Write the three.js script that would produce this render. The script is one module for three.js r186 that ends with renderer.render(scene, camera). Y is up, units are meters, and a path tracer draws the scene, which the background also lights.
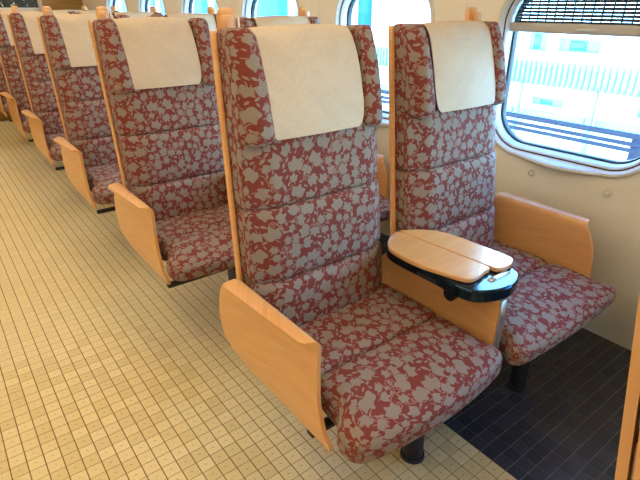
import * as THREE from 'three';
import { mergeGeometries } from 'three/addons/utils/BufferGeometryUtils.js';
import { ImprovedNoise } from 'three/addons/math/ImprovedNoise.js';
import { Sky } from 'three/addons/objects/Sky.js';
import { RectAreaLightUniformsLib } from 'three/addons/lights/RectAreaLightUniformsLib.js';

// ---------------------------------------------------------------- camera, sky, sun, lamps, exposure
const scene = new THREE.Scene();
const camera = new THREE.PerspectiveCamera(51.5, 640 / 480, 0.02, 400);
camera.position.set(0, 1.2564, 0.6888);
camera.quaternion.setFromRotationMatrix(new THREE.Matrix4().makeBasis(
  new THREE.Vector3(0.79365, 0.00151, 0.60837), new THREE.Vector3(0.25808, 0.90472, -0.33893), new THREE.Vector3(-0.55092, 0.426, 0.71765)));
const EXPOSURE = 0.85, CEILING_LIGHT = 2.7, SUN = 9.0, SKY_STRENGTH = 4.6;
const WARM = new THREE.Color().setRGB(1.0, 0.76, 0.46), SUN_COLOR = new THREE.Color().setRGB(1.0, 0.97, 0.92);

const sky = new Sky();
sky.scale.setScalar(300);
const sunAt = new THREE.Vector3(-0.62, 0.7, 0.36);
sky.material.uniforms.turbidity.value = 3; sky.material.uniforms.rayleigh.value = 2.2;
sky.material.uniforms.mieCoefficient.value = 0.004; sky.material.uniforms.mieDirectionalG.value = 0.75;
sky.material.uniforms.sunPosition.value.copy(sunAt);
scene.add(sky);
scene.environmentIntensity = SKY_STRENGTH; scene.backgroundIntensity = SKY_STRENGTH;

const sun = new THREE.DirectionalLight(SUN_COLOR, SUN);
sun.name = 'sun'; sun.position.copy(sunAt).multiplyScalar(60); sun.castShadow = true;
sun.shadow.mapSize.set(2048, 2048);
Object.assign(sun.shadow.camera, { left: -60, right: 60, top: 60, bottom: -60, near: 1, far: 160 });
scene.add(sun, sun.target);

const renderer = new THREE.WebGLRenderer({ antialias: true });
renderer.toneMapping = THREE.LinearToneMapping;
renderer.toneMappingExposure = EXPOSURE;
renderer.shadowMap.enabled = true;
RectAreaLightUniformsLib.init();

// ---------------------------------------------------------------- helpers
let seed = 20240;
function rnd() { seed = (seed + 0x6d2b79f5) | 0; let t = Math.imul(seed ^ (seed >>> 15), 1 | seed); t = (t + Math.imul(t ^ (t >>> 7), 61 | t)) ^ t; return ((t ^ (t >>> 14)) >>> 0) / 4294967296; }
const noise = new ImprovedNoise();
const lerp = THREE.MathUtils.lerp, clamp = THREE.MathUtils.clamp, smooth = THREE.MathUtils.smoothstep;
const taken = {};
function numbered(n) { const k = taken[n] = (taken[n] ?? -1) + 1; return k ? n + '_' + String(k).padStart(3, '0') : n; }
function tag(o, label, category, group) { o.userData.label = label; if (category) o.userData.category = category; if (group) o.userData.group = group; return o; }
function kind(o, k) { o.userData.kind = k; return o; }
function group(name, x = 0, y = 0, z = 0) { const g = new THREE.Group(); g.name = numbered(name); g.position.set(x, y, z); scene.add(g); return g; }
function part(name, geo, mat, parent = scene) {
  const m = new THREE.Mesh(Array.isArray(geo) ? mergeGeometries(geo.map(plain)) : geo, mat);
  m.name = parent === scene ? numbered(name) : name; m.castShadow = m.receiveShadow = true; parent.add(m);
  if (parent !== scene) { const same = parent.children.filter((c) => c !== m && c.name.replace(/_\d{3}$/, '') === name).length; if (same) m.name = name + '_' + String(same).padStart(3, '0'); }
  return m;
}
function plain(g) { const q = g.index ? g.toNonIndexed() : g.clone(); for (const k of Object.keys(q.attributes)) if (!['position', 'normal', 'uv'].includes(k)) q.deleteAttribute(k); return q; }
function smoothNormals(g, crease = 0.2) { // shares normals between vertices at one position
  g.computeVertexNormals();
  const p = g.attributes.position, n = g.attributes.normal, sum = new Map(), key = (i) => Math.round(p.getX(i) * 2e4) + ',' + Math.round(p.getY(i) * 2e4) + ',' + Math.round(p.getZ(i) * 2e4);
  for (let i = 0; i < p.count; i++) { const k = key(i), s = sum.get(k) || [0, 0, 0]; s[0] += n.getX(i); s[1] += n.getY(i); s[2] += n.getZ(i); sum.set(k, s); }
  for (let i = 0; i < p.count; i++) { const s = sum.get(key(i)), l = Math.hypot(...s) || 1; n.setXYZ(i, s[0] / l, s[1] / l, s[2] / l); }
  return g;
}
// a padded block: edges rounded by r, uv in metres unrolled over its sides, then bent by f(x, y, z, rest) -> [x, y, z]
function padded(w, h, d, r, [nx, ny, nz], f, fromTop) {
  const g = new THREE.BoxGeometry(w, h, d, nx, ny, nz), p = g.attributes.position, uv = g.attributes.uv, v = new THREE.Vector3(), c = new THREE.Vector3();
  const warp = (t, half) => { const s = t / half; return half * Math.sign(s) * (1 - Math.pow(Math.max(0, 1 - Math.abs(s)), 1.35)); }; // denser near the edges
  for (let i = 0; i < p.count; i++) {
    let x = warp(p.getX(i), w / 2), y = warp(p.getY(i), h / 2), z = warp(p.getZ(i), d / 2);
    const onX = Math.abs(Math.abs(x) - w / 2) < 1e-6, onY = Math.abs(Math.abs(y) - h / 2) < 1e-6;
    let u = x, t = y;
    if (onX && z < d / 2) u += Math.sign(x) * (d / 2 - z);
    if (onY && z < d / 2) t += Math.sign(y) * (d / 2 - z);
    if (fromTop) { u = x; t = -z; if (onX && y < h / 2) u += Math.sign(x) * (h / 2 - y); if (Math.abs(Math.abs(z) - d / 2) < 1e-6 && y < h / 2) t -= Math.sign(z) * (h / 2 - y); }
    uv.setXY(i, u, t);
    c.set(clamp(x, -w / 2 + r, w / 2 - r), clamp(y, -h / 2 + r, h / 2 - r), clamp(z, -d / 2 + r, d / 2 - r));
    v.set(x, y, z).sub(c); if (v.length() > 1e-9) v.normalize().multiplyScalar(r); v.add(c);
    const q = f ? f(v.x, v.y, v.z) : [v.x, v.y, v.z];
    p.setXYZ(i, q[0], q[1], q[2]);
  }
  return smoothNormals(g);
}
function shiftUV(g, du, dv) { const uv = g.attributes.uv; for (let i = 0; i < uv.count; i++) uv.setXY(i, uv.getX(i) + du, uv.getY(i) + dv); return g; }
// a bent board: f(u, v) is its middle surface, t its thickness
function sheet(f, nu, nv, t) {
  const P = [], N = [], A = new THREE.Vector3(), B = new THREE.Vector3(), e = 1e-3;
  for (let j = 0; j <= nv; j++) for (let i = 0; i <= nu; i++) {
    const u = i / nu, v = j / nv; P.push(f(u, v));
    A.copy(f(Math.min(1, u + e), v)).sub(f(Math.max(0, u - e), v)); B.copy(f(u, Math.min(1, v + e))).sub(f(u, Math.max(0, v - e)));
    N.push(new THREE.Vector3().crossVectors(A, B).normalize());
  }
  const W = nu + 1, H = nv + 1, pos = [], uv = [], idx = [], su = [], sv = [];
  for (let j = 0; j < H; j++) for (let i = 0; i < W; i++) { const k = j * W + i; su[k] = i ? su[k - 1] + P[k].distanceTo(P[k - 1]) : 0; sv[k] = j ? sv[k - W] + P[k].distanceTo(P[k - W]) : 0; }
  for (const s of [1, -1]) for (let k = 0; k < P.length; k++) { const q = P[k].clone().addScaledVector(N[k], s * t / 2); pos.push(q.x, q.y, q.z); uv.push(su[k], sv[k]); }
  const M = P.length;
  for (let j = 0; j < nv; j++) for (let i = 0; i < nu; i++) { const a = j * W + i, b = a + 1, c = a + W, d = c + 1; idx.push(a, b, d, a, d, c, M + a, M + d, M + b, M + a, M + c, M + d); }
  const front = new THREE.BufferGeometry(); front.setAttribute('position', new THREE.Float32BufferAttribute(pos, 3)); front.setAttribute('uv', new THREE.Float32BufferAttribute(uv, 2)); front.setIndex(idx); front.computeVertexNormals();
  const rim = [], ep = [], eu = [], ei = [];
  for (let i = 0; i < W; i++) rim.push(i); for (let j = 1; j < H; j++) rim.push(j * W + nu); for (let i = nu - 1; i >= 0; i--) rim.push(nv * W + i); for (let j = nv - 1; j > 0; j--) rim.push(j * W);
  rim.forEach((k, n) => { for (const s of [0, M]) { ep.push(pos[(k + s) * 3], pos[(k + s) * 3 + 1], pos[(k + s) * 3 + 2]); eu.push(n * 0.01, s ? t : 0); } });
  for (let n = 0; n < rim.length; n++) { const a = n * 2, b = ((n + 1) % rim.length) * 2; ei.push(a, a + 1, b + 1, a, b + 1, b); }
  const edge = new THREE.BufferGeometry(); edge.setAttribute('position', new THREE.Float32BufferAttribute(ep, 3)); edge.setAttribute('uv', new THREE.Float32BufferAttribute(eu, 2)); edge.setIndex(ei); edge.computeVertexNormals();
  return mergeGeometries([plain(front), plain(edge)]);
}
// a skin over a row of closed outlines
function loft(rings, close = true) {
  const n = rings[0].length, pos = [], uv = [], idx = [];
  rings.forEach((r, j) => r.forEach((p, i) => { pos.push(p.x, p.y, p.z); uv.push(i / n, j / rings.length); }));
  for (let j = 0; j < rings.length - 1; j++) for (let i = 0; i < (close ? n : n - 1); i++) { const a = j * n + i, b = j * n + (i + 1) % n, c = a + n, d = b + n; idx.push(a, d, b, a, c, d); }
  const g = new THREE.BufferGeometry(); g.setAttribute('position', new THREE.Float32BufferAttribute(pos, 3)); g.setAttribute('uv', new THREE.Float32BufferAttribute(uv, 2)); g.setIndex(idx); g.computeVertexNormals(); return g;
}
function mirrored(g) { // across x = 0
  const q = plain(g); q.scale(-1, 1, 1);
  for (const a of Object.values(q.attributes)) { const s = a.itemSize, b = a.array; for (let i = 0; i < a.count; i += 3) for (let c = 0; c < s; c++) { const t = b[(i + 1) * s + c]; b[(i + 1) * s + c] = b[(i + 2) * s + c]; b[(i + 2) * s + c] = t; } }
  return q;
}
function box(w, h, d, x, y, z, b = 0.002) { // a chamfered bar, uv in metres
  const g = padded(w, h, d, Math.min(b, w / 2.1, h / 2.1, d / 2.1), [3, 3, 3]); return g.translate(x, y, z);
}
function extrude(shape, depth, bevel = 0, seg = 2) { return new THREE.ExtrudeGeometry(shape, { depth, bevelEnabled: bevel > 0, bevelThickness: bevel, bevelSize: bevel, bevelOffset: -bevel, bevelSegments: seg, curveSegments: 16 }); }

// ---------------------------------------------------------------- textures
function canvas(w, h, draw, srgb = true) {
  const c = document.createElement('canvas'); c.width = w; c.height = h; const x = c.getContext('2d'); draw(x, w, h);
  const t = new THREE.CanvasTexture(c); t.wrapS = t.wrapT = THREE.RepeatWrapping; if (srgb) t.colorSpace = THREE.SRGBColorSpace; t.anisotropy = 8; return t;
}
function noiseTexture(n, f, srgb = true) {
  const d = new Uint8Array(n * n * 4);
  for (let j = 0; j < n; j++) for (let i = 0; i < n; i++) { const c = f(i / n, j / n); const k = (j * n + i) * 4; d[k] = clamp(c[0], 0, 255); d[k + 1] = clamp(c[1], 0, 255); d[k + 2] = clamp(c[2], 0, 255); d[k + 3] = 255; }
  const t = new THREE.DataTexture(d, n, n); t.wrapS = t.wrapT = THREE.RepeatWrapping; t.magFilter = THREE.LinearFilter; t.minFilter = THREE.LinearMipmapLinearFilter; t.generateMipmaps = true; if (srgb) t.colorSpace = THREE.SRGBColorSpace; t.needsUpdate = true; return t;
}
// woven leaf pattern: taupe leaves, small leaves and curling tendrils on brick red, one repeat is FABRIC metres
const FABRIC = 0.36, FN = 1024;
const leaves = [];
const LEAF = [[0, -1.05], [.2, -.74], [.3, -.46], [.56, -.5], [.98, -.5], [.84, -.14], [.86, .16], [.74, .5], [.42, .72], [.16, .6]];
function leafPath(x, r, lobes, wob) { // a lobed ivy leaf round the origin with its tip up, every one a little different
  const h = (i) => { const t = Math.sin(i * 12.9898 + wob * 78.233) * 43758.5453; return t - Math.floor(t); };
  const pts = [...LEAF, [0, .5], ...LEAF.slice(1).reverse().map(([a, b]) => [-a, b])].map(([a, b], i) => { const l = Math.hypot(a, b) || 1, k = .86 + .26 * h(i); return [a * r * k * (.78 + .3 * h(91)), b * r * k]; });
  x.beginPath(); const n = pts.length, mid = (i) => [(pts[i % n][0] * .5 + pts[(i + 1) % n][0] * .5), (pts[i % n][1] + pts[(i + 1) % n][1]) / 2];
  x.moveTo(...mid(0)); for (let i = 1; i <= n; i++) x.quadraticCurveTo(...pts[i % n], ...mid(i)); x.closePath();
}
function drawFabric(x, ground, leaf, line) {
  x.fillStyle = ground; x.fillRect(0, 0, FN, FN);
  const at = (px, py, fn) => { for (const ox of [-FN, 0, FN]) for (const oy of [-FN, 0, FN]) { if (px + ox < -160 || px + ox > FN + 160 || py + oy < -160 || py + oy > FN + 160) continue; x.save(); x.translate(px + ox, py + oy); fn(); x.restore(); } };
  x.strokeStyle = line; x.lineWidth = 6; x.lineCap = 'round';
  for (const l of leaves) if (l.kind === 'vine') at(l.x, l.y, () => {
    x.rotate(l.a); x.beginPath(); x.moveTo(0, 0); x.bezierCurveTo(l.r * .6, -l.r * .5, l.r * .9, l.r * .6, l.r * 1.5, 0);
    for (let i = 0; i <= 22; i++) { const t = i / 22 * 4.2 * Math.PI / 1.4, q = l.r * .36 * (1 - i / 26); x.lineTo(l.r * 1.5 + Math.sin(t) * q, -l.r * .36 + Math.cos(t) * q); }
    x.stroke();
  });
  for (const l of leaves) if (l.kind === 'leaf') at(l.x, l.y, () => { x.rotate(l.a); x.fillStyle = leaf; leafPath(x, l.r, l.lobes, l.w); x.strokeStyle = ground; x.lineWidth = 5; x.stroke(); x.fill(); x.strokeStyle = leaf; x.lineWidth = 6; x.beginPath(); x.moveTo(0, l.r * .4); x.quadraticCurveTo(l.r * .1, l.r * .8, l.r * .35, l.r * 1.05); x.stroke(); });
  for (const l of leaves) if (l.kind === 'small') at(l.x, l.y, () => { x.rotate(l.a); x.fillStyle = leaf; x.beginPath(); x.moveTo(0, -l.r); x.quadraticCurveTo(l.r * .8, -l.r * .1, 0, l.r); x.quadraticCurveTo(-l.r * .75, -.1 * l.r, 0, -l.r); x.fill(); });
}
(function place() {
  const far = (px, py, r, k) => leaves.every((l) => { if (l.kind === 'vine') return true; let dx = Math.abs(l.x - px), dy = Math.abs(l.y - py); dx = Math.min(dx, FN - dx); dy = Math.min(dy, FN - dy); return Math.hypot(dx, dy) > (l.r + r) * k; });
  for (let n = 0; n < 70; n++) leaves.push({ kind: 'vine', x: rnd() * FN, y: rnd() * FN, a: rnd() * 6.28, r: 45 + rnd() * 35 });
  for (const [tries, r0, r1] of [[130, 58, 70], [900, 36, 54]]) for (let n = 0; n < tries; n++) { const r = lerp(r0, r1, rnd()), px = rnd() * FN, py = rnd() * FN; if (far(px, py, r, 0.8)) leaves.push({ kind: 'leaf', x: px, y: py, r, a: rnd() * 6.28, lobes: 5, w: rnd() * 6 }); }
  for (let n = 0; n < 3000; n++) { const r = 15 + rnd() * 20, px = rnd() * FN, py = rnd() * FN; if (far(px, py, r * .75, 0.92)) leaves.push({ kind: 'small', x: px, y: py, r, a: rnd() * 6.28 }); }
})();
const weave = (x) => { // thread speckle
  const im = x.getImageData(0, 0, FN, FN), d = im.data;
  for (let i = 0; i < FN * FN; i++) { const px = i % FN, py = (i / FN) | 0, s = ((px >> 2) + (py >> 2)) & 1 ? 7 : -7, j = (rnd() - .5) * 26 + s; for (let c = 0; c < 3; c++) d[i * 4 + c] = clamp(d[i * 4 + c] + j, 0, 255); }
  x.putImageData(im, 0, 0);
};
const fabricMap = canvas(FN, FN, (x) => { drawFabric(x, '#88392d', '#9f9082', '#ab8576'); weave(x); });
const fabricBump = canvas(FN, FN, (x) => { drawFabric(x, '#5a5a5a', '#b0b0b0', '#909090'); weave(x); }, false);
for (const t of [fabricMap, fabricBump]) t.repeat.set(1 / FABRIC, 1 / FABRIC);

function woodTexture(a, b, stretch, n = 512, pores = 1) { // grain runs along u
  return noiseTexture(n, (u, v) => {
    const w = 6.2832, cx = Math.cos(u * w), sx = Math.sin(u * w), cy = Math.cos(v * w), sy = Math.sin(v * w);
    const broad = noise.noise(cx * .6 + 3, cy * 1.4 + sx * .5, sy * 1.4 + 7), fine = noise.noise(cx * .5, cy * stretch + sx * .4, sy * stretch), pore = noise.noise(cx * 5, cy * stretch * 3, sy * stretch * 3 + sx * 4);
    const k = clamp(.5 + broad * .45 + fine * .4 + pore * .22 * pores, 0, 1);
    return [0, 1, 2].map((c) => lerp(a[c], b[c], k));
  });
}
const birchMap = woodTexture([214, 154, 92], [230, 174, 112], 9, 512, 0.5); birchMap.repeat.set(2, 4);
const panelMap = woodTexture([172, 136, 80], [212, 174, 112], 22, 512); panelMap.repeat.set(1.2, 2);

const tileMap = canvas(64, 64, (x) => { // printed fleck on each tile
  x.fillStyle = '#dfc993'; x.fillRect(0, 0, 64, 64);
  for (let n = 0; n < 240; n++) { const s = rnd(); x.fillStyle = s > .5 ? 'rgba(245,236,205,.5)' : 'rgba(196,178,132,.4)'; x.fillRect(rnd() * 64, rnd() * 64, 2, 2); }
  x.strokeStyle = '#8d7a4e'; x.lineWidth = 3; x.beginPath(); x.moveTo(27, 35); x.lineTo(37, 30); x.stroke();
});
const tileMap2 = canvas(64, 64, (x) => { x.fillStyle = '#dbc48c'; x.fillRect(0, 0, 64, 64); for (let n = 0; n < 240; n++) { x.fillStyle = rnd() > .5 ? 'rgba(245,236,205,.5)' : 'rgba(190,172,126,.45)'; x.fillRect(rnd() * 64, rnd() * 64, 2, 2); } x.fillStyle = '#8d7a4e'; x.fillRect(29, 30, 5, 4); });
const darkTileMap = canvas(64, 64, (x) => { x.fillStyle = '#363b44'; x.fillRect(0, 0, 64, 64); for (let n = 0; n < 300; n++) { x.fillStyle = rnd() > .5 ? 'rgba(78,74,66,.5)' : 'rgba(30,30,30,.5)'; x.fillRect(rnd() * 64, rnd() * 64, 2, 2); } x.fillStyle = '#6a6255'; x.fillRect(30, 30, 3, 3); });
const grainBump = noiseTexture(256, (u, v) => { const w = 6.2832, a = noise.noise(Math.cos(u * w) * 9, Math.sin(u * w) * 9 + Math.cos(v * w) * 9, Math.sin(v * w) * 9); const s = 128 + a * 90; return [s, s, s]; }, false);
const clothMap = noiseTexture(256, (u, v) => { const w = 6.2832, a = noise.noise(Math.cos(u * w) * 3, Math.sin(u * w) * 3 + Math.cos(v * w) * 3, Math.sin(v * w) * 3), b = noise.noise(u * 90, v * 90, 2); const s = a * 7 + b * 5; return [208 + s, 185 + s, 155 + s]; });
const posterMap = canvas(512, 256, (x) => { // a picture of a hazy town between dark trees
  x.fillStyle = '#b9c4cc'; x.fillRect(0, 0, 512, 256);
  for (let n = 0; n < 60; n++) { const w = 10 + rnd() * 34, h = 30 + rnd() * 120, g = 60 + rnd() * 120; x.fillStyle = `rgb(${g | 0},${(g * .98) | 0},${(g * .94) | 0})`; x.fillRect(rnd() * 512, 256 - h, w, h); }
  for (let n = 0; n < 220; n++) { const g = 25 + rnd() * 45; x.fillStyle = `rgb(${g | 0},${(g + 12) | 0},${g | 0})`; x.beginPath(); x.arc(rnd() * 512, 200 + rnd() * 60, 5 + rnd() * 16, 0, 7); x.fill(); }
  for (let n = 0; n < 130; n++) { x.fillStyle = rnd() > .5 ? '#e9e4d8' : '#7a5a45'; x.fillRect(rnd() * 512, 170 + rnd() * 80, 3 + rnd() * 6, 4 + rnd() * 10); }
});

// ---------------------------------------------------------------- materials
const std = (o) => new THREE.MeshStandardMaterial(o), phys = (o) => new THREE.MeshPhysicalMaterial(o);
const M = {
  fabric: phys({ map: fabricMap, color: '#e4e0de', bumpMap: fabricBump, bumpScale: 0.0008, roughness: 0.86, sheen: 0.35, sheenRoughness: 0.5, sheenColor: new THREE.Color(0.5, 0.45, 0.42) }),
  cloth: std({ map: clothMap, roughness: 0.62, bumpMap: grainBump, bumpScale: 0.0003 }),
  birch: phys({ map: birchMap, roughness: 0.4, clearcoat: 0.4, clearcoatRoughness: 0.2 }),
  lacquer: phys({ map: birchMap, roughness: 0.3, clearcoat: 1, clearcoatRoughness: 0.07 }),
  panelWood: std({ map: panelMap, roughness: 0.45 }),
  wall: std({ color: '#ebe4d2', roughness: 0.55, bumpMap: grainBump, bumpScale: 0.0002 }),
  ceiling: std({ color: '#e8e2d2', roughness: 0.7 }),
  trim: std({ color: '#d6d4cc', roughness: 0.38 }),
  aluminium: std({ color: '#cfd6da', roughness: 0.45, metalness: 0.1 }),
  steel: std({ color: '#c9c7c2', roughness: 0.28, metalness: 0.9 }),
  gasket: std({ color: '#15181c', roughness: 0.5 }),
  black: phys({ color: '#0d1826', roughness: 0.1, specularColor: new THREE.Color(0.35, 0.75, 1) }),
  blackMatt: std({ color: '#16171a', roughness: 0.55 }),
  navy: std({ color: '#1b2430', roughness: 0.42 }),
  knobWhite: std({ color: '#e4e2de', roughness: 0.35 }),
  glass: phys({ color: new THREE.Color().setRGB(0.6, 0.88, 1.0), transmission: 1, roughness: 0.0, thickness: 0, ior: 1.5 }),
  blind: std({ color: '#22384f', roughness: 0.6 }),
  blindRail: std({ color: '#b7b3aa', roughness: 0.45 }),
  tiles: [std({ map: tileMap, roughness: 0.42 }), std({ map: tileMap2, roughness: 0.42 }), std({ map: tileMap, color: '#f2eee2', roughness: 0.42 })],
  grout: std({ color: '#75602f', roughness: 0.8 }),
  darkTiles: [std({ map: darkTileMap, roughness: 0.27 }), std({ map: darkTileMap, color: '#e6e6ea', roughness: 0.27 })],
  darkGrout: std({ color: '#6f6858', roughness: 0.6 }),
  poster: std({ map: posterMap, roughness: 0.4 }),
  posterFrame: std({ color: '#f2ead6', roughness: 0.4 }),
  lamp: std({ color: '#fff1d8', emissive: WARM, emissiveIntensity: 1.6 }),
  concrete: std({ color: '#dcdcd6', roughness: 0.9 }),
  facade: std({ color: '#e4e6e4', roughness: 0.8 }),
  fin: std({ color: '#62acac', roughness: 0.6 }),
  teal: std({ color: '#56a9b4', roughness: 0.5 }),
  blueRail: std({ color: '#020c26', roughness: 0.8 }),
  blueGlass: std({ color: '#0f5696', roughness: 0.25 }),
  blueGlass2: std({ color: '#1f7fb8', roughness: 0.25 }),
  mullion: std({ color: '#cfe6ee', roughness: 0.5 }),
};

// ---------------------------------------------------------------- the setting
const PITCH = 0.98, WX = 1.79, ZEND = -6.4, ZFRONT = 3.23, LX = -1.45, TOP = 2.15, WMID = -0.2;
// floors of small tiles: light in the aisle, dark along the windows
function tiledFloor(name, x0, x1, gap, mats, grout, dims, most, label) {
  const g = group(name); kind(g, 'structure'); g.userData.label = label;
  part('subfloor', new THREE.BoxGeometry(x1 - x0, 0.1, ZFRONT - ZEND + 0.2).translate((x0 + x1) / 2, -0.0512, (ZFRONT + ZEND) / 2), grout, g);
  const s = 0.0452, [tw, td] = dims, tg = padded(tw, 0.0016, td, 0.0006, [3, 3, 3]), up = new THREE.BufferGeometry();
  { // a bevelled plate: top, four bevels, four sides
    const a = tw / 2, b = td / 2, e = 0.0007, y0 = -0.0016, y1 = -0.0005, y2 = 0, v = [], uv = [];
    const q = (A, B, C, D) => { for (const p of [A, B, C, A, C, D]) { v.push(...p); uv.push(p[0] / tw + .5, p[2] / td + .5); } };
    const r = (k, y) => [[-a + k, y, b - k], [a - k, y, b - k], [a - k, y, -b + k], [-a + k, y, -b + k]];
    const L = [r(0, y0), r(0, y1), r(e, y2)];
    q(...L[2]);
    for (let j = 0; j < 2; j++) for (let i = 0; i < 4; i++) q(L[j][i], L[j][(i + 1) % 4], L[j + 1][(i + 1) % 4], L[j + 1][i]);
    up.setAttribute('position', new THREE.Float32BufferAttribute(v, 3)); up.setAttribute('uv', new THREE.Float32BufferAttribute(uv, 2)); up.computeVertexNormals();
  }
  const spots = [], inv = camera.matrixWorldInverse, q = new THREE.Vector3();
  const fromLeft = x0 > 0; for (let n = 0, x = fromLeft ? x0 + s / 2 : x1 - s / 2; n < (x1 - x0) / s - 0.5; n++, x += fromLeft ? s : -s) for (let z = 0.012 - s / 2 + 70 * s; z > ZEND + s / 2; z -= s) {
    if (z > ZFRONT - s) continue;
    q.set(x, 0, z).project(camera);
    const hid = x > 0.56 && x < 1.08 && z < -0.1 || x > 1.08 && z < -0.12;
    spots.push({ x, z, seen: q.z < 1 && Math.abs(q.x) < 1.02 && Math.abs(q.y) < 1.02 && !hid && z < 0.66, d: Math.hypot(x - camera.position.x, z - camera.position.z) });
  }
  spots.sort((A, B) => (B.seen - A.seen) || A.d - B.d);
  spots.slice(0, most).forEach((p) => { const m = part('tile', up, mats[Math.floor(rnd() * mats.length)], g); m.position.set(p.x, 0, p.z); });
  const rest = spots.slice(most), im = new THREE.InstancedMesh(up, mats[0], rest.length), mm = new THREE.Matrix4(), cc = new THREE.Color();
  rest.forEach((p, i) => { im.setMatrixAt(i, mm.makeTranslation(p.x, 0, p.z)); const k = 0.93 + rnd() * 0.07; im.setColorAt(i, cc.setRGB(k, k, k * .985)); });
  im.name = 'tile_field'; im.receiveShadow = true; kind(im, 'stuff'); g.add(im);
}
camera.updateMatrixWorld(true); camera.updateProjectionMatrix();
tiledFloor('floor', LX, 1.082, 0, M.tiles, M.grout, [0.0420, 0.0434], 300, 'pale yellow aisle floor of small square tiles');
tiledFloor('floor', 1.082, 2.0, 0, M.darkTiles, M.darkGrout, [0.0440, 0.0436], 300, 'dark floor strip of small tiles along the window wall');

// window wall: one panel to each window, its foot bending outwards
const WW = 0.636, WY0 = 0.735, WY1 = 1.345, WR = 0.15;
function roundedRing(d, c, zc = 0, n = 10) { // outline of the opening, inset by d, c metres outward of the wall's face
  const w = WW / 2 - d, y0 = WY0 + d, y1 = WY1 - d, r = Math.max(0.02, WR - d), out = [];
  for (const [cz, cy, a0] of [[w - r, y1 - r, 0], [-w + r, y1 - r, 1], [-w + r, y0 + r, 2], [w - r, y0 + r, 3]]) for (let i = 0; i <= n; i++) { const a = (a0 + i / n) * Math.PI / 2; out.push(new THREE.Vector3(WX + c, cy + Math.sin(a) * r, zc + cz + Math.cos(a) * r)); }
  return out;
}
const wallFoot = (y) => WX + 0.2 * Math.pow(clamp((0.6 - y) / 0.6, 0, 1), 1.6);
function wallPanel(z0, z1, hole) {
  const s = new THREE.Shape(); s.moveTo(-z1, 0.6); s.lineTo(-z0, 0.6); s.lineTo(-z0, TOP); s.lineTo(-z1, TOP); s.closePath();
  if (hole !== undefined) { const p = new THREE.Path(); roundedRing(0, 0, hole).map((v) => new THREE.Vector2(-v.z, v.y)).forEach((v, i) => (i ? p.lineTo(v.x, v.y) : p.moveTo(v.x, v.y))); p.closePath(); s.holes.push(p); }
  const up = extrude(s, 0.1).rotateY(Math.PI / 2).translate(WX, 0, 0);
  const low = sheet((u, v) => new THREE.Vector3(wallFoot(lerp(-0.02, 0.6, v)) + 0.02, lerp(-0.02, 0.6, v), lerp(z1, z0, u)), 1, 24, 0.04);
  return [up, low];
}
const wallRight = kind(group('wall_right'), 'structure');
const windows = [];
for (let k = -3; k <= 5; k++) {
  const zc = WMID - k * PITCH;
  part('wall_panel', wallPanel(zc - PITCH / 2 + 0.0015, zc + PITCH / 2 - 0.0015, zc), M.wall, wallRight);
  windows.push(zc);
}
part('wall_panel', wallPanel(ZEND, WMID - 5 * PITCH - PITCH / 2 - 0.0015), M.wall, wallRight);
for (let k = -3; k <= 5; k++) part('joint_strip', new THREE.BoxGeometry(0.03, TOP - 0.02, 0.02).translate(WX + 0.022, TOP / 2, WMID - k * PITCH - PITCH / 2), M.blackMatt, wallRight); // dark strip behind each joint
windows.forEach((zc, i) => {
  const w = group('window_' + (i + 1)); kind(w, 'structure');
  const rings = (list) => loft(list.map(([d, c]) => roundedRing(d, c, zc)));
  part('window_frame', rings([[-0.017, 0.002], [-0.016, -0.006], [-0.011, -0.010], [-0.005, -0.010], [0.0, -0.006], [0.003, 0.004], [0.006, 0.008]]), M.trim, w);
  part('shadow_gap', rings([[0.006, 0.008], [0.006, 0.018], [0.010, 0.018], [0.010, 0.010]]), M.gasket, w);
  part('window_reveal', rings([[0.010, 0.010], [0.012, 0.008], [0.019, 0.014], [0.023, 0.030], [0.025, 0.048]]), M.aluminium, w);
  part('gasket', rings([[0.025, 0.046], [0.027, 0.042], [0.031, 0.044], [0.033, 0.052], [0.033, 0.068]]), M.gasket, w);
  const s = new THREE.Shape(roundedRing(0.024, 0, 0).map((v) => new THREE.Vector2(-v.z, v.y)));
  part('pane', new THREE.ShapeGeometry(s).rotateY(Math.PI / 2).translate(WX + 0.062, 0, zc), M.glass, w);
  // sill: a shallow lip that swells into the room below the opening
  const bump = (u) => Math.pow(Math.sin(Math.PI * u), 1.3), prof = [], N = 28;
  for (let a = 0; a <= N; a++) {
    const u = a / N, b = bump(u), z = zc + lerp(-0.235, 0.235, u), ring = [];
    for (const [x, y] of [[0.03, 0.004], [0.0, 0.002], [0.004 - 0.032 * b, -0.002 - 0.004 * b], [0.003 - 0.038 * b, -0.006 - 0.010 * b], [0.004 - 0.034 * b, -0.008 - 0.016 * b], [0.006, -0.008 - 0.028 * b], [0.03, -0.012]]) ring.push(new THREE.Vector3(WX + x, WY0 + y, z));
    prof.push(ring);
  }
  part('sill', loft(prof), M.trim, w);
});
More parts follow.
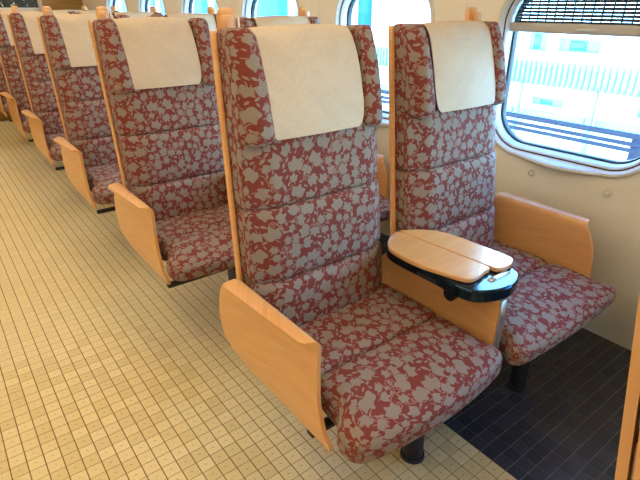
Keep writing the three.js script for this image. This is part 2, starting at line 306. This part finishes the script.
// the rest of the shell
const wallLeft = kind(part('wall_left', box(0.1, TOP, ZFRONT - ZEND + 0.2, LX - 0.05, TOP / 2, (ZFRONT + ZEND) / 2), M.wall), 'structure');
kind(part('wall_front', box(WX - LX + 0.4, TOP, 0.1, (WX + LX) / 2, TOP / 2, ZFRONT + 0.05), M.wall), 'structure');
kind(part('ceiling', box(WX - LX + 0.5, 0.1, ZFRONT - ZEND + 0.2, (WX + LX) / 2, TOP + 0.05, (ZFRONT + ZEND) / 2), M.ceiling), 'structure');
kind(part('wall_end', box(WX - LX + 0.5, TOP, 0.1, (WX + LX) / 2, TOP / 2, ZEND - 0.05), M.panelWood).rotateZ(0), 'structure');
for (const [label, x] of [['long warm ceiling light strip farthest from the windows', -1.0], ['long warm ceiling light strip in the middle of the ceiling', -0.1], ['long warm ceiling light strip nearest the windows', 0.8]]) { // warm light troughs along the car
  const t = group('ceiling_light', x, TOP, -1.6);
  tag(t, label, 'light');
  part('diffuser', box(0.3, 0.012, 9, 0, -0.012, 0), M.lamp, t);
  part('light_frame', [box(0.015, 0.025, 9.02, -0.158, -0.0125, 0), box(0.015, 0.025, 9.02, 0.158, -0.0125, 0)], M.trim, t);
  const l = new THREE.RectAreaLight(WARM, CEILING_LIGHT, 0.3, 9); l.name = 'ceiling_glow'; l.position.set(x, TOP - 0.03, -1.6); l.rotation.x = -Math.PI / 2; scene.add(l);
}

// ---------------------------------------------------------------- seats (z = 0 is the front of the arm; x = 0 the middle of the seat)
const V = (x, y, z) => new THREE.Vector3(x, y, z);
const curve = (pts) => new THREE.CatmullRomCurve3(pts.map((p) => V(...p)), false, 'centripetal');
const XA = 0.786, XB = 1.352, BASE = -0.12;
function table(rows, t) { for (let i = 1; i < rows.length; i++) if (t <= rows[i][0]) { const [a, b] = [rows[i - 1], rows[i]]; return lerp(a[1], b[1], (t - a[0]) / (b[0] - a[0])); } return rows[rows.length - 1][1]; }
function seatShapes(slope, window, flare = 0, top = window ? -0.442 : -0.425) {
  const fl = (y) => flare * clamp((1.2 - y) / 0.75, 0, 1);        // the back widens towards the seat
  const fz = (y) => top + (1.2 - y) * slope, S = {};
  const back = (w, y0, y1, d0, d1, r, x0, bulge, n = [22, 14, 8], extra) => {
    const h = y1 - y0, d = d1 - d0, yc = (y0 + y1) / 2, dc = (d0 + d1) / 2;
    const g = padded(w, h, d, r, n, (x, y, z) => {
      const sx = x / (w / 2), sy = y / (h / 2); let zz = z, xx = x;
      if (z > 0) zz += bulge * (1 - sx * sx) * (1 - Math.pow(Math.abs(sy), 3)) + 0.0025 * noise.noise(x * 14 + y0 * 9, y * 14, 3);
      if (extra) [xx, zz] = extra(sx, sy, xx, zz);
      return [x0 + xx + Math.sign(x0 + xx) * Math.min(1, Math.abs(x0 + xx) / 0.2) * fl(yc + y), yc + y, dc + zz];
    });
    shiftUV(g, x0 + 0.07, yc);
    const p = g.attributes.position; for (let i = 0; i < p.count; i++) p.setZ(i, p.getZ(i) + fz(p.getY(i)));
    return smoothNormals(g);
  };
  const flat = (sx, sy, x, z) => [x, z - 0.03 * smooth(Math.abs(sx), 0.66, 1) * clamp(z / 0.055, 0, 1)];
  S.backs = [back(0.452, 0.425, 0.588, -0.03, 0.088, 0.02, 0, 0.008, [28, 12, 8], flat), back(0.452, 0.584, 0.789, -0.03, 0.082, 0.02, 0, 0.007, [28, 16, 8], flat), back(0.452, 0.785, 0.985, -0.03, 0.074, 0.02, 0, 0.004, [28, 14, 8], flat)];
  const tilt = (sy) => -0.036 * (sy + 1) / 2;                        // the head pad leans back towards its top
  S.head = back(0.40, 0.95, 1.198, -0.008, 0.066, 0.03, 0, 0.006, [22, 14, 8], (sx, sy, x, z) => [x, z + tilt(sy) * clamp(z / 0.037, 0, 1)]);
  S.wings = [-1, 1].map((m) => back(0.076, 0.95, 1.21, -0.034, 0.094, 0.026, m * 0.189, 0.004, [14, 20, 10], (sx, sy, x, z) => {
    const inner = -m * sx; // + towards the middle of the seat
    const k = clamp(z / 0.064, 0, 1), taper = 0.034 * smooth(-inner, 0, 1);
    return [x + (inner > 0 ? -m * 0.014 * inner * (0.3 - sy * 0.7) : 0) , z + k * (0.012 * (1 - sy * sy) - taper + tilt(sy))];
  }));
  // cloth over the head: from the rear edge across the top and down the front
  const cv = curve([[0, 1.10, -0.03], [0, 1.18, -0.026], [0, 1.2, -0.008], [0, 1.208, 0.02], [0, 1.2, 0.036], [0, 1.18, 0.05], [0, 1.13, 0.065], [0, 1.04, 0.079], [0, 0.962, 0.086]]);
  S.cover = sheet((u, v) => {
    const p = cv.getPoint(v), sx = u * 2 - 1, e = Math.max(0, (v - 0.9) / 0.1), corner = 0.022;
    const half = 0.149 - (e > 0 ? corner * (1 - Math.sqrt(Math.max(0, 1 - e * e))) * 0.9 : 0) + 0.004 * Math.sin(v * 9);
    return V(sx * half - 0.011, p.y + 0.006 * (1 - sx * sx) * (1 - e), p.z + 0.006 * (1 - sx * sx) + fz(p.y) + 0.002 * noise.noise(u * 3, v * 6, 1));
  }, 24, 60, 0.003);
  // plywood shell and its two side rails
  const rail = (m) => padded(0.011, 0.80, 0.02, 0.004, [3, 24, 4], (x, y, z) => { const yy = y + 0.805; return [m * (0.2325 + fl(yy)) + x, yy, -0.01 + z + fz(yy)]; });
  S.rails = [rail(-1), rail(1)];
  S.shell = sheet((u, v) => { const y = lerp(0.40, 1.196, v), sx = u * 2 - 1; return V(sx * 0.2, y, fz(y) - 0.044 - 0.006 * (1 - sx * sx)); }, 8, 24, 0.014);
  const KZ = window ? -0.472 : -0.442;
  // grab knob of two rounded lobes with a white clip
  const lobe = (w, h, d, x, y, z, r) => padded(w, h, d, r, [8, 10, 6], (a, b, c) => [x + a, y + b, z + c]);
  S.knob = [lobe(0.046, 0.11, 0.03, -0.183, 1.198, KZ - 0.018, 0.0149), lobe(0.034, 0.092, 0.022, -0.191, 1.192, KZ, 0.0109)];
  S.clip = [lobe(0.006, 0.085, 0.03, window ? -0.209 : -0.157, 1.19, KZ - 0.02, 0.0028)];
  // arm: a board that stands beside the cushion and turns outwards into a lip
  const ax = window ? -0.022 : 0.006, prof = curve([[-0.246, 0.296], [-0.256, 0.345], [-0.2605, 0.43], [-0.2605, 0.52], [-0.260, 0.575], [-0.2625, 0.590], [-0.269, 0.599], [-0.277, 0.602], [-0.287, 0.6015], [-0.297, 0.600], [-0.306, 0.5985]].map(([x, y]) => [x + ax, y, 0]));
  const zr = [[0, -0.33], [0.02, -0.40], [0.05, -0.44], [0.1, -0.475], [0.18, -0.492], [0.26, -0.48], [0.33, -0.455], [0.4, -0.40], [0.45, -0.365], [0.5, -0.352], [0.9, -0.35], [1, -0.338]];
  const zfr = window ? [[0, 0.03], [0.1, 0.05], [0.2, 0.052], [0.3, 0.04], [0.4, 0.016], [0.5, 0.004], [0.7, 0], [0.9, -0.008], [1, -0.02]] : [[0, 0.024], [0.04, 0.028], [0.1, 0.012], [0.2, -0.006], [0.3, -0.008], [0.4, -0.006], [0.5, -0.003], [0.6, 0], [0.7, -0.004], [0.9, -0.016], [1, -0.03]];
  S.arm = sheet((u, v) => { const p = prof.getPoint(v), o = Math.min(0, p.x - ax + 0.268); return V(p.x + o * (0.25 - 0.5 * u), p.y, lerp(table(zr, v), table(zfr, v), u)); }, 20, 60, 0.011);
  // cushions
  const thin = window || slope > 0.1, cw = window ? 0.51 : 0.48, cx = window ? -0.018 : 0.018;
  S.rear = shiftUV(padded(cw, 0.11, 0.25, 0.03, [22, 6, 12], (x, y, z) => [x + cx, 0.383 + y + (y > 0 ? 0.006 * (1 - (x / 0.24) ** 2) * (1 - (z / 0.125) ** 2) : 0), -0.205 + z], true), 0.03, 0.205);
  S.front = shiftUV(padded(cw, thin ? 0.1 : 0.115, 0.225, 0.038, [28, 12, 16], (x, y, z) => {
    const sx = x / (cw / 2), sz = z / 0.1125, sy = y / (thin ? 0.05 : 0.0575); let zz = z, yy = y, xx = x;
    const fore = smooth(z, -0.04, 0.11);
    zz += fore * ((window ? 0.012 * (1 - sx * sx) + 0.012 : 0.03 * (1 - sx * sx)) - (y < 0 ? 0.012 * sy * sy : 0));
    if (y < 0) yy += 0.02 * smooth(-z, -0.06, 0.10);                // the underside rises to the back
    if (y > 0) yy += 0.008 * (1 - sx * sx) * (1 - sz * sz) - 0.018 * smooth(z, -0.01, 0.11) * clamp(y / 0.045, 0, 1);
    xx += (window ? 0.034 * smooth(z, 0.035, 0.09) : sx < 0 ? 0.038 * smooth(z, 0.0, 0.05) : 0.024 * smooth(z, 0.035, 0.09)) * sx;
    yy += 0.002 * noise.noise(x * 9, z * 9, 4);
    return [xx + cx, (thin ? 0.389 : 0.3815) + yy, 0.0225 + zz];
  }, true), 0.03, -0.02);
  for (const g of [S.front, S.rear]) smoothNormals(g);
  S.pan = [box(0.40, 0.03, 0.30, 0.03, 0.322, -0.13, 0.01)];
  S.beam = [box(0.475, 0.02, 0.03, 0.012, 0.25, thin ? -0.05 : -0.085, 0.006), box(0.36, 0.02, 0.05, 0.05, 0.272, -0.05, 0.005), box(0.03, 0.06, 0.26, 0.06, 0.275, -0.13, 0.004), box(0.03, 0.06, 0.26, 0.16, 0.275, -0.13, 0.004)];
  S.leg = [new THREE.CylinderGeometry(0.029, 0.031, 0.28, 28).translate(window ? -0.085 : 0.118, 0.14, -0.018), new THREE.CylinderGeometry(0.036, 0.038, 0.012, 28).translate(window ? -0.085 : 0.118, 0.006, -0.018)];
  for (const k of Object.keys(S)) S[k] = [].concat(S[k]).map((g) => { const q = plain(g).translate(0, 0, -BASE); return window ? mirrored(q) : q; });
  return S;
}
function makeSeat(slope, window, label, flare, top) {
  const S = seatShapes(slope, window, flare, top), t = group('train_seat');
  tag(t, label, 'train seat');
  S.backs.forEach((g) => part('back_cushion', g, M.fabric, t));
  part('headrest', S.head[0], M.fabric, t);
  S.wings.forEach((g) => part('headrest_wing', g, M.fabric, t));
  part('headrest_cover', S.cover[0], M.cloth, t).userData.label = 'cream cloth headrest cover';
  part('seat_cushion', S.rear[0], M.fabric, t); part('seat_cushion', S.front[0], M.fabric, t);
  part('armrest', S.arm[0], M.birch, t).userData.label = 'bent birch plywood armrest with a curled lip';
  S.rails.forEach((g) => part('side_rail', g, M.birch, t));
  part('back_shell', S.shell[0], M.birch, t);
  const k = part('grab_knob', S.knob, M.birch, t); part('knob_clip', S.clip, M.knobWhite, k);
  part('seat_pan', S.pan, M.blackMatt, t); part('seat_beam', S.beam, M.blackMatt, t); part('leg', S.leg, M.navy, t);
  return t;
}
const cloned = (o, label) => { const c = o.clone(); c.name = numbered(o.name.replace(/_\d{3}$/, '')); scene.add(c); c.userData = { ...o.userData, label }; return c; };
const nth = ['', 'directly', 'second', 'third', 'fourth'];
const aisle0 = makeSeat(0.088, false, 'aisle seat in red leaf fabric, the nearest complete seat, beside the folded tray console', 0.010);
aisle0.position.set(XA, 0, BASE);
const window0 = makeSeat(0.118, true, 'window seat in red leaf fabric beside the window with the lowered slatted blind', 0.012);
window0.position.set(XB, 0, BASE + 0.02);
const aisleN = makeSeat(0.14, false, 'red leaf fabric aisle seat directly behind the nearest complete aisle seat', 0, -0.455);
aisleN.position.set(XA, 0, BASE - PITCH - 0.005);
const ahead = makeSeat(0.142, false, 'partly shown seat ahead of the dark floor, only its wooden back rail visible');
ahead.position.set(XA, 0, BASE + PITCH - 0.014);
for (let k = 2; k <= 5; k++) cloned(aisleN, `red leaf fabric aisle seat, ${['', '', 'second', 'third', 'fourth', 'fifth and farthest'][k]} behind the nearest complete aisle seat`).position.z = BASE - k * PITCH;
for (let k = 1; k <= 5; k++) cloned(window0, `window seat mostly hidden behind aisle seats, ${['', 'first', 'second', 'third', 'fourth', 'fifth'][k]} behind the window seat with the blind`).position.z = BASE + 0.02 - k * PITCH;

// ---------------------------------------------------------------- tray console between the two seats
const CX = 1.068;
function makeConsole(label) {
  const t = group('tray_console', CX, 0, BASE); tag(t, label, 'console');
  const z = (v) => v - BASE;
  const side = new THREE.Shape(); side.moveTo(-z(0.095), 0.31); side.lineTo(-z(0.095), 0.555); side.lineTo(-z(-0.27), 0.555); side.quadraticCurveTo(-z(-0.36), 0.53, -z(-0.395), 0.44); side.lineTo(-z(-0.37), 0.31); side.closePath();
  const wood = extrude(side, 0.022, 0.003).rotateY(Math.PI / 2).translate(-0.011, 0, 0);
  part('console_panel', wood, M.birch, t);
  part('edge_trim', [box(0.027, 0.245, 0.004, 0, 0.4325, z(0.0975), 0.0015)], M.steel, t);
  const plan = (pts, tension = 0.5) => { const c = new THREE.CatmullRomCurve3(pts.map(([x, zz]) => V(x - CX, 0, z(zz))), true, 'catmullrom', tension); return new THREE.Shape(c.getPoints(pts.length * 8).map((p) => new THREE.Vector2(p.x, -p.z))); };
  const flat = (shape, y0, h, b, seg) => extrude(shape, h - 2 * b, b, seg).rotateX(-Math.PI / 2).translate(0, y0 + b, 0);
  const tray = plan([[0.975, -0.235], [0.972, -0.08], [0.972, 0.03], [1.0, 0.078], [1.076, 0.103], [1.15, 0.08], [1.18, 0.03], [1.18, -0.08], [1.175, -0.235], [1.13, -0.29], [1.076, -0.302], [1.02, -0.29]], 0.5);
  part('tray_base', [flat(tray, 0.560, 0.036, 0.008, 3)], M.black, t);
  const keel = plan([[1.0, -0.12], [0.99, 0.0], [1.0, 0.045], [1.03, 0.072], [1.076, 0.08], [1.12, 0.072], [1.152, 0.045], [1.16, 0], [1.152, -0.12], [1.12, -0.2], [1.076, -0.22], [1.03, -0.2]]);
  part('tray_underside', [flat(keel, 0.545, 0.025, 0.009, 2)], M.blackMatt, t);
  const la = plan([[0.999, -0.272], [1.035, -0.292], [1.074, -0.298], [1.083, -0.20], [1.092, -0.09], [1.099, 0.014], [1.07, 0.026], [1.033, 0.033], [1.0, 0.028], [0.985, 0.0], [0.972, -0.05], [0.958, -0.11], [0.956, -0.18], [0.967, -0.235]]);
  const lb = plan([[1.078, -0.298], [1.108, -0.29], [1.141, -0.268], [1.178, -0.222], [1.194, -0.15], [1.198, -0.065], [1.202, 0.0], [1.194, 0.03], [1.155, 0.046], [1.115, 0.04], [1.103, 0.014], [1.096, -0.09], [1.087, -0.20]]);
  part('tray_leaf', [flat(la, 0.597, 0.014, 0.004, 3)], M.lacquer, t); part('tray_leaf', [flat(lb, 0.597, 0.014, 0.004, 3)], M.lacquer, t);
  part('hinge', [box(0.085, 0.012, 0.016, 1.098 - CX, 0.594, z(0.052), 0.003), box(0.14, 0.008, 0.24, 0, 0.593, z(-0.13), 0.003)], M.steel, t);
  const k = new THREE.CylinderGeometry(0.019, 0.019, 0.016, 28).rotateZ(Math.PI / 2).translate(0.968 - CX, 0.565, z(0.0));
  part('pivot_cap', [k, new THREE.CylinderGeometry(0.011, 0.011, 0.02, 24).rotateZ(Math.PI / 2).translate(0.967 - CX, 0.565, z(0.0))], M.black, t);
  part('side_slot', [box(0.006, 0.012, 0.07, 0.972 - CX, 0.572, z(-0.09), 0.003)], M.blackMatt, t);
  return t;
}
const console0 = makeConsole('folded wooden tray on a black base between the two nearest complete seats');
for (let k = 1; k <= 1; k++) cloned(console0, 'tray console in the row behind, glimpsed in the gap between the two nearest seats').position.z = BASE - k * PITCH;
function underBox(k, label) {
  const t = group('under_seat_box', 1.135, 0, -0.195 - k * PITCH); tag(t, label, 'box');
  part('casing', [box(0.37, 0.17, 0.26, 0, 0.088, 0, 0.01)], M.navy, t); part('lid', [box(0.38, 0.012, 0.27, 0, 0.179, 0, 0.004)], M.blackMatt, t);
}
underBox(0, 'dark navy box on the floor below the two nearest complete seats');
underBox(1, 'dark navy box on the floor below the second row of seats');

// ---------------------------------------------------------------- blind, wall buttons, picture
{
  const zc = WMID, b = group('roller_blind', WX + 0.035, 1.3, zc); tag(b, 'half-lowered dark slatted blind with a grey bottom bar in the nearest window', 'blind');
  const halfAt = (y) => { const r = WR - 0.03, top = WY1 - 0.03, w = WW / 2 - 0.03; return y > top - r ? w - r + Math.sqrt(Math.max(0, r * r - (y - top + r) ** 2)) : w; };
  const sl = []; for (let y = 1.204; y < 1.312; y += 0.0112) { const h = halfAt(y); sl.push(box(0.003, 0.0095, h * 2, 0, y - 1.3, 0, 0.001)); }
  kind(part('blind_slats', sl, M.blind, b), 'stuff');
  const co = []; for (let z = -0.26; z <= 0.261; z += 0.0325) co.push(box(0.0025, 0.1, 0.005, -0.003, -0.05, z, 0.0008)); kind(part('blind_cords', co, M.blind, b), 'stuff');
  part('bottom_bar', [box(0.016, 0.034, 0.60, -0.004, 1.185 - 1.3, 0, 0.004)], M.blindRail, b);
  part('pull_grip', [box(0.006, 0.007, 0.075, -0.014, 1.184 - 1.3, 0.0, 0.002)], M.trim, b);
}
for (const [z, label] of [[-0.29, 'small round wall button under the window, nearer the window seat backrest'], [0.0, 'small round wall button under the window, above the end of the armrest']]) {
  const t = group('wall_button', WX, 0.668, z); tag(t, label, 'button', 'wall buttons under the nearest window');
  const pts = [[0, 0.007], [0.007, 0.0065], [0.0085, 0.003], [0.009, 0.003], [0.0105, 0.007], [0.0125, 0.0065], [0.0135, 0]].map(([r, h]) => new THREE.Vector2(r, h));
  part('button_ring', new THREE.LatheGeometry(pts.slice(3), 28).rotateZ(Math.PI / 2), M.trim, t); part('button_cap', new THREE.LatheGeometry(pts.slice(0, 4), 28).rotateZ(Math.PI / 2), M.wall, t);
}
{
  const t = group('framed_picture', 0.86, 1.5, ZEND + 0.012); tag(t, 'wide framed picture of a town on the wooden end wall', 'picture');
  part('picture', new THREE.BoxGeometry(0.86, 0.54, 0.008), M.poster, t);
  part('picture_frame', [box(0.94, 0.045, 0.028, 0, 0.29, 0.004, 0.005), box(0.94, 0.045, 0.028, 0, -0.29, 0.004, 0.005), box(0.045, 0.62, 0.028, 0.455, 0, 0.004, 0.005), box(0.045, 0.62, 0.028, -0.455, 0, 0.004, 0.005)], M.posterFrame, t);
}

// ---------------------------------------------------------------- outside: street below, guard rail, station front, blue glass tower
kind(part('ground', new THREE.BoxGeometry(120, 0.4, 160).translate(62, -3.6, -40), M.concrete), 'structure');
{
  const g = group('guard_rail', 4, -1, -3); tag(g, 'dark blue three-bar guard rail running outside along the track', 'railing');
  for (const y of [1.40, 1.340, 1.295]) part('rail_bar', box(0.03, y === 1.40 ? 0.042 : 0.03, 16, 0, y, 0, 0.004), M.blueRail, g);
  for (let z = -6.55; z <= 4; z += 2.95) part('rail_post', box(0.09, 1.40, 0.16, 0.03, 0.70, z, 0.006), M.blueRail, g);
}
kind(part('viaduct_edge', box(1.4, 0.4, 60, 3.6, -1.2, -12, 0.02), M.concrete), 'structure');
{
  const g = group('station_building', 14, -3.4, -5); tag(g, 'bright white station building outside with a band of vertical fins', 'building');
  part('facade_wall', [box(0.4, 14, 20.6, 0.4, 7, 0.7, 0.02)], M.facade, g);
  const f = []; for (let z = -9.4; z < 10.9; z += 0.16) f.push(box(0.14, 0.66, 0.07, 0.1, 2.92, z, 0.01));
  kind(part('fin', f, M.fin, g), 'stuff');
  for (let z = -9.4; z < 10; z += 2.2) {
    part('column', box(0.12, 1.9, 0.12, 0.0, 1.65, z, 0.01), M.fin, g);
    part('kerb_band', box(0.16, 0.24, 1.9, 0.0, 1.78, z + 1.1, 0.01), M.fin, g);
  }
  for (const [z, w, y, h] of [[-2.6, 0.5, 3.75, 0.5], [-1.4, 1.1, 3.7, 0.35], [0.9, 0.9, 2.3, 0.42], [2.0, 0.8, 2.28, 0.46], [3.2, 0.5, 2.2, 0.5], [5.4, 1.2, 3.8, 0.5], [-2.0, 0.9, 2.15, 0.22]]) { const p = part('window', box(0.08, h, w, 0.18, y, z, 0.01), M.teal, g); part('pane', box(0.02, h - 0.1, w * .42, -0.045, 0, 0, 0.004), M.blueGlass, p).position.set(0.18, y, z); }
}
{
  const g = group('glass_tower', 14, -3.4, -37.6); tag(g, 'blue glass office tower outside beyond the farther windows', 'building');
  part('tower_core', [box(12, 40, 44, 6.3, 20, 0, 0.05)], M.blueGlass, g);
  for (let z = -20; z <= 20; z += 4) { part('glass_bay', box(0.3, 39, 3.2, 0.1, 19.5, z, 0.05), Math.round(z / 4) % 3 ? M.blueGlass : M.blueGlass2, g); part('mullion', box(0.35, 39, 0.42, 0.05, 19.5, z + 2, 0.03), M.mullion, g); }
}
renderer.render(scene, camera);
